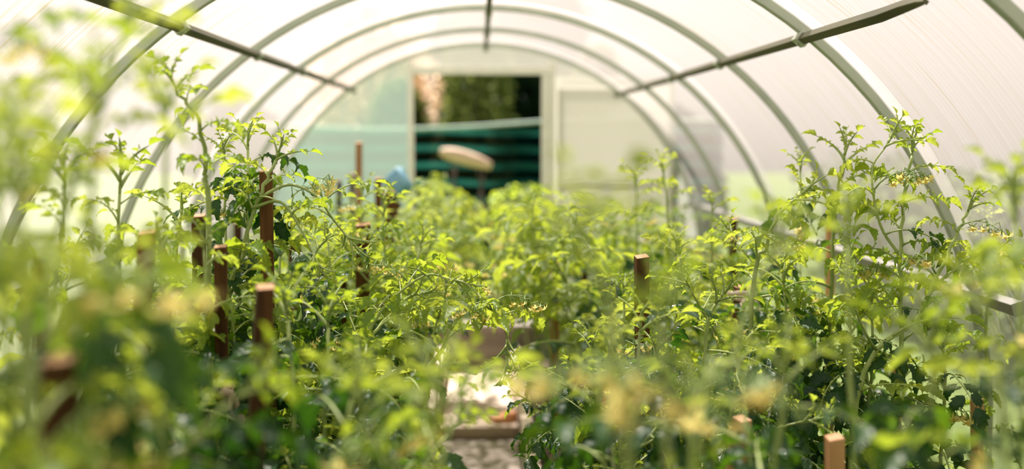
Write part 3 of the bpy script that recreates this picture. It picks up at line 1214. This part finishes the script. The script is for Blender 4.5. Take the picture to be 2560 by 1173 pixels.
st(2442, 996, 2.65, 28, 'pale tan stake near the right side wall', 'wood_tan', fx=2445, rot=.5)
st(2242, 900, 3.0, 24, 'orange brown stake behind the tall right hand stem', 'wood_tan', fx=2240)
st(1976, 775, 3.7, 21, 'pinkish stake top at right centre', 'wood_tan', fx=1976)
st(1876, 895, 3.2, 28, 'orange brown stake top below the sharp drooping leaf', 'wood_tan', fx=1876)

# ------------------------------------------------------------------ cloth ties, bag
def ribbon(path, widths, thick, mat, name, wd=Vector((0, 0, 1)), parent=None):
    mb = MB()
    n = len(path)
    prev = None
    for i, p in enumerate(path):
        t = (path[min(i + 1, n - 1)] - path[max(i - 1, 0)]).normalized()
        w = (wd - t * wd.dot(t))
        w = w.normalized() if w.length > .05 else t.orthogonal().normalized()
        nn = t.cross(w)
        a = widths if not hasattr(widths, '__len__') else widths[i]
        w = (w + nn * .35 * math.sin(i * 1.3)).normalized()
        ring = [mb.vert(p + w * a * k + nn * thick * m) for k, m in ((-.5, -.5), (0, -.9), (.5, -.5), (.5, .5), (0, .2), (-.5, .5))]
        if prev:
            for q in range(6):
                mb.face((prev[q], prev[(q + 1) % 6], ring[(q + 1) % 6], ring[q]))
        prev = ring
    return mb.build(name, M[mat], parent)


def tie(c, r, mat, label, seed, ends=((.02, -.01, -.06), (.035, -.015, -.075))):
    """a cloth strip round a stake with a knot and hanging ends"""
    rg = random.Random(seed)
    root = empty('cloth_tie', c)
    for dz in (0, .011):
        pts = [Vector((math.cos(a) * r * 1.12, math.sin(a) * r * 1.12, dz + .004 * math.sin(a * 2 + dz * 300))) for a in [2 * PI * k / 20 for k in range(21)]]
        ribbon(pts, .016, .004, mat, 'band', parent=root)
    k = Vector((r * .8, -r * 1.15, .004))
    mb = MB()
    mb.tube([k + Vector((-.012, 0, 0)), k + Vector((-.005, -.006, .003)), k + Vector((.006, -.006, -.002)), k + Vector((.014, 0, 0))], [.004, .010, .010, .004], 8)
    mb.build('knot', M[mat], root)
    for e in ends:
        e = Vector(e)
        pts = smooth_path([k, k + e * .3 + Vector((.008, -.01, .012)), k + e * .7 + Vector((rg.uniform(-.01, .01), -.004, 0)), k + e], 4)
        ribbon(pts, .015, .003, mat, 'loose_end', Vector((.7, -.2, .3)), root)
    return tag(root, label, 'cloth tie', None)


def on_stake(px, py, d):
    return P(px, py, d)


tie(P(555, 978, 2.15), .021, 'cloth_beige', 'beige cloth strip tied round the dark brown stake and stem', 1)
tie(P(1850, 745, 3.2), .024, 'cloth_pink', 'pale pink cloth tie hanging among the right hand plants', 2, ((-.05, -.02, -.03), (.05, -.02, -.09), (-.07, 0, .02)))
stake(P(1850, 715, 3.2), .034, 'dark stake that carries the pale pink cloth tie', 'wood_dark', None, .2, 81, group=G)


def loop_strip(px, py, d, mat, label, sc=1.0, seed=0):
    """a cloth strip looped over a plant stem, both ends hanging"""
    c = P(px, py, d)
    pts = smooth_path([Vector((-.012, 0, -.10)), Vector((-.022, .004, -.04)), Vector((-.020, .006, .01)), Vector((0, 0, .036)), Vector((.016, -.004, .012)),
                       Vector((.012, -.006, -.03)), Vector((-.002, -.006, -.07)), Vector((.010, -.004, -.125))], 5)
    o = ribbon([p * sc for p in pts], .018 * sc, .004 * sc, mat, 'cloth_strip', Vector((.5, .85, .1)))
    o.location = c
    return tag(o, label, 'cloth strip')


loop_strip(1528, 985, 2.9, 'cloth_orange', 'looped orange red cloth strip hanging right of the path', 1.0)
loop_strip(1686, 1058, 2.45, 'cloth_amber', 'amber curled cloth strip low among the right hand leaves', .62)

# the blue bag pulled over a stake
mb = MB()
rg = random.Random(8)
nu, nv = 18, 12
ix = {}
for i in range(nu):
    for j in range(nv + 1):
        a, t = 2 * PI * i / nu, j / nv
        r = .062 * (math.sin(PI * (.10 + .86 * t)) ** .7) * (1 + .20 * math.sin(a * 3 + t * 5) + .12 * math.sin(a * 7 - t * 9))
        if t < .15:
            r = .03 + .02 * math.sin(a * 5)
        ix[i, j] = mb.vert((math.cos(a) * r + .012 * t, math.sin(a) * r, -.075 + .155 * t + .012 * math.sin(a * 2)))
for i in range(nu):
    for j in range(nv):
        mb.face((ix[i, j], ix[(i + 1) % nu, j], ix[(i + 1) % nu, j + 1], ix[i, j + 1]))
mb.face([ix[i, nv] for i in range(nu)])
o = mb.build('plastic_bag', M['bag'])
o.location = BAGT + Vector((0, 0, .0))
tag(o, 'crumpled blue plastic bag pulled over a stake by the back doorway', 'bag')

# ================================================================== TOMATO PLANTS
def at(px, py, d):
    return P(px, py, d)


def along(pts):
    return [P(*p) for p in pts]


GP = 'tomato plants in the greenhouse'
_n = [0]


def tp(px, py, d, label, foot=None, **kw):
    """plant whose tip shows at (px, py)"""
    _n[0] += 1
    top = P(px, py, d)
    kw.setdefault('seed', 1000 + _n[0] * 7)
    return tomato(top, foot, label=label, group=GP, **kw)


def hero(pts, label, foot=None, **kw):
    """plant whose main stem follows the given (px, py, distance) points from low to tip"""
    _n[0] += 1
    w = along(pts)
    if foot is None:
        foot = (w[0].x, w[0].y)
    kw.setdefault('seed', 1000 + _n[0] * 7)
    sp = [along(s) for s in kw.pop('side', ())]
    return tomato(w[-1], foot, via=w[:-1], label=label, group=GP, side_paths=sp, **kw)


# --- sharp plants left
hero([(560, 860, 2.4), (605, 640, 2.4), (655, 480, 2.4), (690, 400, 2.42)], 'sharp pale tomato plant beside the dark reddish stake',
     side=[[(640, 500, 2.4), (720, 462, 2.4), (790, 490, 2.4), (830, 545, 2.42), (862, 585, 2.44)],
           [(630, 520, 2.4), (700, 505, 2.38), (750, 570, 2.36), (785, 640, 2.34)]], shoots=1, young=.45, step=.052, size=.85, flowers=3)
hero([(770, 1090, 2.3), (830, 960, 2.35), (930, 840, 2.45), (1010, 752, 2.5), (1035, 738, 2.5)], 'tomato plant bending right over the path with yellow flowers near its tip',
     foot=(-.40, 2.3), side=[[(900, 870, 2.4), (960, 770, 2.4), (1060, 690, 2.4), (1130, 700, 2.4)]], shoots=1, size=0.88, young=.5, step=.052, flowers=4, min_z=.75)
hero([(880, 1150, 2.3), (1010, 990, 2.4), (1100, 880, 2.45), (1150, 790, 2.48), (1195, 762, 2.5), (1250, 790, 2.5), (1268, 850, 2.5)],
     'arching tomato shoot reaching farthest over the path', foot=(-.36, 2.25), shoots=0, size=0.95, young=.55, step=.052, flowers=3, min_z=.8,
     side=[[(1060, 920, 2.42), (1085, 830, 2.4), (1110, 745, 2.4)]])
hero([(520, 640, 2.2), (515, 420, 2.2), (495, 300, 2.15), (440, 225, 2.1)], 'tall tomato shoot curling at its tip before the left vault', shoots=1, size=0.76, young=.35, flowers=2)
tp(620, 375, 2.55, 'pale tomato plant just behind the dark reddish stake', shoots=2, size=.8, young=2, step=.065)
tp(560, 400, 2.7, 'tomato plant with bright leaves left of the dark reddish stake', size=.85, young=2)
tp(960, 540, 3.1, 'tomato plant with pale spiky shoots before the broad brown stake', size=0.88, young=.3, step=.055, shoots=3)
tp(905, 500, 3.3, 'tomato plant with white green tips right of the tall stake', size=0.79, young=.3, step=.055, shoots=3)
tp(820, 600, 2.9, 'leafy tomato plant left of the path in the sharp zone', size=.9, young=2)
tp(1050, 620, 3.0, 'slim tomato plant at the left edge of the path', foot=(-.36, 3.0), size=0.79, young=.4, min_z=.7)
tp(300, 470, 2.2, 'tomato plant behind the leaning far left stake', size=0.92, young=.45)
tp(160, 470, 1.9, 'tomato plant with a slanting pale stem at far left', foot=(-.98, 1.95), size=0.73, young=.4)
tp(400, 640, 2.0, 'low leafy tomato plant beside the leaning far left stake', young=2, size=.9)
tp(720, 800, 1.95, 'dark leafy tomato plant right of the thick leaning stake', size=.9, young=2)
tp(820, 820, 2.1, 'low tomato plant left of the path in deep shade', size=.95, young=2)
tp(575, 740, 2.4, 'leafy tomato plant behind the stake with the beige tie', size=.9, young=2)
tp(450, 560, 2.5, 'tomato plant between the two dark stakes at left', size=.85, young=2)
tp(700, 640, 2.75, 'leafy tomato plant behind the thick leaning stake', size=1.0, young=2)
tp(900, 930, 2.0, 'low bushy tomato plant left of the path slab', foot=(-.42, 2.05), size=.85, young=2, min_z=.45)
# --- blurred plants near left
tp(-40, 20, 1.15, 'blurred tomato plant cut by the upper left picture edge', foot=(-.62, 1.15), r0=.0055, size=1.04, young=.6, flowers=3)
hero([(60, 900, 1.2), (150, 560, 1.2), (240, 300, 1.2), (300, 110, 1.22)], 'tallest blurred tomato plant at left with yellow tips', min_z=1.40, r0=.0055, size=0.81, young=.55, flowers=4, shoots=2)
tp(415, 350, 1.3, 'blurred tomato plant with bright hanging leaves at left', flowers=0, foot=(-.45, 1.3), min_z=1.46, r0=.0055, size=0.94, young=.6)
tp(40, 420, .95, 'strongly blurred tomato plant with yellow flowers at the left edge', foot=(-.50, .95), r0=.0055, size=0.91, flowers=4, young=.6)
tp(250, 760, 1.15, 'blurred low tomato plant at the lower left', foot=(-.44, 1.15), r0=.0055, size=1.10, young=2)
tp(400, 980, 1.2, 'blurred tomato plant at the bottom left before the stakes', foot=(-.40, 1.2), r0=.0055, size=1.04, young=2, flowers=3)
tp(120, 760, 1.25, 'blurred dark tomato plant at the lower left edge', foot=(-.60, 1.3), r0=.0055, size=1.17, young=2)
tp(880, 1000, 1.5, 'blurred tomato plant at the bottom beside the path', foot=(-.34, 1.5), r0=.0055, size=1.04, young=2, flowers=3)
tp(1085, 1060, 1.2, 'blurred bright tomato shoot at the bottom centre', foot=(-.25, 1.2), r0=.0055, size=0.91, young=.6, flowers=0, min_z=.9, shoots=1)
tp(235, 300, 1.1, 'blurred dark leaved tomato shoot before the left vault', foot=(-.46, 1.1), r0=.0055, size=1.0, young=2, flowers=0, shoots=0, min_z=1.5, step=.035)
tp(1600, 830, 2.2, 'leafy tomato plant in front of the dark blurred stake', size=.95, young=.6)
# --- sharp plants right
hero([(2075, 880, 2.7), (2080, 640, 2.7), (2092, 500, 2.7), (2110, 412, 2.7)], 'upright tomato plant with a thick pale stem right of centre', size=0.88, young=.4, flowers=3, shoots=2)
hero([(2250, 900, 2.55), (2250, 640, 2.55), (2262, 480, 2.55), (2280, 390, 2.55)], 'tallest sharp tomato plant at right against the pale vault',
     size=0.88, young=.4, flowers=4, shoots=1, side=[[(2250, 640, 2.55), (2200, 560, 2.55), (2180, 430, 2.55), (2215, 365, 2.55)]])
hero([(2140, 1000, 2.4), (2290, 800, 2.4), (2350, 680, 2.4), (2390, 590, 2.4), (2420, 530, 2.4)], 'tomato plant with a long stem slanting right before the side wall',
     size=0.76, young=.5, flowers=4, shoots=2, side=[[(2330, 720, 2.4), (2400, 665, 2.4), (2470, 640, 2.4)]])
hero([(1880, 760, 2.6), (1915, 620, 2.6), (1945, 540, 2.6), (1985, 500, 2.6)], 'tomato plant with dark curled upper leaves at right', size=0.88, young=.75, flowers=3)
tp(2000, 430, 3.0, 'slim tomato shoot behind the dark curled leaves', size=0.73, young=2)
tp(1660, 440, 3.7, 'tomato shoot with separate bright leaves right of centre', size=0.88, young=.75, shoots=1)
tp(1590, 470, 4.0, 'softly blurred tomato shoot right of the doorway', r0=.0055, size=0.91, young=.7)
tp(1780, 530, 3.4, 'tomato plant with yellow flowers right of centre', size=.8, young=.5, flowers=4)
hero([(1745, 1120, 2.4), (1755, 960, 2.4), (1770, 820, 2.4), (1790, 760, 2.4)], 'dark leafy tomato plant with a broad drooping sharp leaf', size=1.05, young=.97, shoots=1)
tp(1690, 640, 2.9, 'leafy tomato plant before the dark blurred stake', r0=.0055, size=1.10, young=.5, flowers=3)
tp(1560, 760, 2.7, 'tomato plant leaning towards the path from the right', foot=(.40, 2.75), size=.85, young=.6)
tp(1480, 880, 2.5, 'low tomato plant with curled leaves right of the path', foot=(.36, 2.55), size=.8, young=2, min_z=.5)
tp(1960, 720, 2.6, 'leafy tomato plant low between the right hand stems', size=.95, young=2)
tp(2180, 800, 2.5, 'dark leafy tomato plant low at right', size=.95, young=2)
tp(1640, 900, 2.3, 'low leafy tomato plant by the amber strip', size=.9, young=2)
tp(1850, 900, 2.2, 'low leafy tomato plant behind the pale leaning stake', size=.95, young=2)
tp(2360, 900, 2.4, 'low tomato plant with hanging flower buds near the side wall', size=.8, young=2, flowers=3)
tp(2460, 560, 2.9, 'thin tomato shoot near the right side wall', size=.5, young=.4, flowers=2, shoots=1)
tp(1430, 990, 2.4, 'low tomato plant at the right edge of the path', foot=(.33, 2.4), size=0.92, young=2, min_z=.4)
# --- blurred plants near right
hero([(1560, 1100, .95), (1530, 800, .95), (1500, 680, .93), (1450, 600, .92)], 'strongly blurred tomato shoot with dark leaves at the centre right', foot=(.27, .95), r0=.0055, size=0.78, young=2, flowers=0, shoots=0, min_z=1.46, step=.026, droop=.1)
hero([(1750, 1150, 1.25), (1830, 900, 1.25), (1880, 740, 1.25), (1920, 660, 1.25)], 'blurred bright tomato plant before the right hand stems', min_z=1.38, r0=.0055, size=0.81, young=.5, flowers=3, shoots=1)
tp(2120, 610, 1.45, 'blurred yellow green tomato plant right of centre', foot=(.58, 1.45), min_z=1.36, r0=.0055, size=0.78, young=.5, flowers=3, shoots=1)
tp(2540, 560, 1.4, 'blurred pale tomato plant at the right picture edge', foot=(.76, 1.4), r0=.0055, size=0.91, young=.5, flowers=3)
tp(2330, 880, 1.35, 'blurred dark tomato plant at the lower right', foot=(.62, 1.35), r0=.0055, size=1.04, young=2)
tp(1730, 1040, 1.3, 'blurred dark tomato plant at the bottom right of centre', foot=(.30, 1.3), r0=.0055, size=0.98, young=2)
tp(1960, 960, 1.35, 'blurred tomato plant at the bottom right', foot=(.45, 1.35), r0=.0055, size=1.04, young=2)
tp(2480, 800, 1.2, 'blurred tomato plant with yellow buds at the lower right edge', foot=(.68, 1.2), r0=.0055, size=0.91, young=.7, flowers=3)
tp(1500, 1060, 1.6, 'blurred low tomato plant at the bottom beside the right kerb', foot=(.30, 1.6), r0=.0055, size=0.98, young=2)

tp(1650, 800, 1.05, 'blurred tomato shoot with pale yellow flowers at its tip, right of the path', foot=(.26, 1.05), r0=.005, size=.7, young=.8, flowers=0, shoots=0, min_z=1.40, tip_flowers=3)
tp(905, 1040, 1.3, 'blurred tomato shoot with a yellow flower low in the middle', foot=(-.24, 1.3), r0=.005, size=.7, young=2, flowers=0, shoots=0, min_z=1.1, tip_flowers=2)
tp(490, 1050, 1.45, 'blurred tomato shoot with yellow flowers before the thick leaning stake', foot=(-.42, 1.45), r0=.005, size=.7, young=2, flowers=0, shoots=0, min_z=1.1, tip_flowers=2)
tp(45, 540, .9, 'blurred tomato shoot with large yellow flowers at the left picture edge', foot=(-.44, .9), r0=.005, size=.8, young=.8, flowers=0, shoots=0, min_z=1.4, tip_flowers=3)

# --- rows farther back
ORDN = ['first', 'second', 'third', 'fourth', 'fifth', 'sixth', 'seventh', 'eighth', 'ninth', 'tenth', 'eleventh', 'twelfth']
rg = random.Random(77)
rows = ((-.40, 'row left of the path', 3.5, .36), (-.72, 'middle left row', 3.3, .42), (-1.10, 'row along the left side wall', 3.0, .46),
        (.36, 'row right of the path', 3.3, .36), (.72, 'middle right row', 3.5, .42), (1.10, 'row along the right side wall', 3.2, .46))
for x0, nm, ys, stp in rows:
    ys_l = []
    y = 6.55
    while y > ys:
        ys_l.append(y)
        y -= stp
    for k, y in enumerate(ys_l):
        h = 1.24 + rg.uniform(-.08, .10)
        lean = (0, 0)
        leggy = 0
        if abs(x0) < .5:
            lean = (-math.copysign(rg.uniform(*((.16, .34) if k > 4 else (.26, .42))), x0), 0)
            h = 1.36 + rg.uniform(-.07, .07)
            leggy = 1
        far_tomato(x0 + rg.uniform(-.06, .06), y + rg.uniform(-.05, .05), h, int(1000 * abs(x0)) + k * 3 + (x0 > 0), 'blurred tomato plant, %s from the back wall in the %s' % (ORDN[k], nm), 'far tomato plants', lean, leggy)

for k, (x, y, h) in enumerate(((.54, 2.9, .75), (.56, 3.4, .70), (.58, 3.9, .74), (.56, 4.45, .66), (.60, 5.0, .68), (.58, 5.6, .62), (.60, 6.2, .64))):
    far_tomato(x, y, h, 21 + k, 'low bushy tomato plant, %s from the camera under the row right of the path' % ORDN[k], 'low tomato plants by the path')
for k, (x, y, h) in enumerate(((-.56, 2.7, .8), (-.58, 3.3, .76), (-.58, 3.9, .72), (-.60, 4.5, .68), (-.62, 5.2, .68), (-.62, 6.0, .64))):
    far_tomato(x, y, h, 31 + k, 'low bushy tomato plant, %s from the camera under the row left of the path' % ORDN[k], 'low tomato plants by the path')

# ================================================================== LIGHT
w = bpy.data.worlds.new('hazy sky')
S.world = w
w.use_nodes = True
nt = w.node_tree
nt.nodes.clear()
out = nt.nodes.new('ShaderNodeOutputWorld')
bg = nt.nodes.new('ShaderNodeBackground')
tc = nt.nodes.new('ShaderNodeTexCoord')
sep = nt.nodes.new('ShaderNodeSeparateXYZ')
nt.links.new(tc.outputs['Generated'], sep.inputs[0])
r = ramp(nt, sep.outputs['Z'], [(0.0, (1.0, .93, .87)), (.6, (1.0, .95, .93)), (1.0, (.97, .95, .97))])
nt.links.new(r.outputs['Color'], bg.inputs['Color'])
bg.inputs['Strength'].default_value = .46
nt.links.new(bg.outputs[0], out.inputs['Surface'])

sd = bpy.data.lights.new('sun', 'SUN')
sd.energy = 11.8
sd.angle = math.radians(1.2)
sd.color = (1.0, .93, .86)
so = bpy.data.objects.new('sun', sd)
COL.objects.link(so)
dirv = Vector((-.14, .52, .85)).normalized()      # towards the sun: high, ahead and to the left
so.rotation_euler = dirv.to_track_quat('Z', 'Y').to_euler()
so.location = (-4, 5, 9)

S.view_settings.view_transform = 'Standard'
S.view_settings.look = 'None'
S.view_settings.exposure = 0.27
S.view_settings.gamma = 1.0
S.view_settings.use_curve_mapping = False
cy = S.cycles
cy.use_denoising = True
cy.max_bounces = 8
cy.diffuse_bounces = 4
cy.glossy_bounces = 2
cy.transmission_bounces = 4
cy.transparent_max_bounces = 12
cy.caustics_reflective = False
cy.caustics_refractive = False
cy.sample_clamp_indirect = 6.0
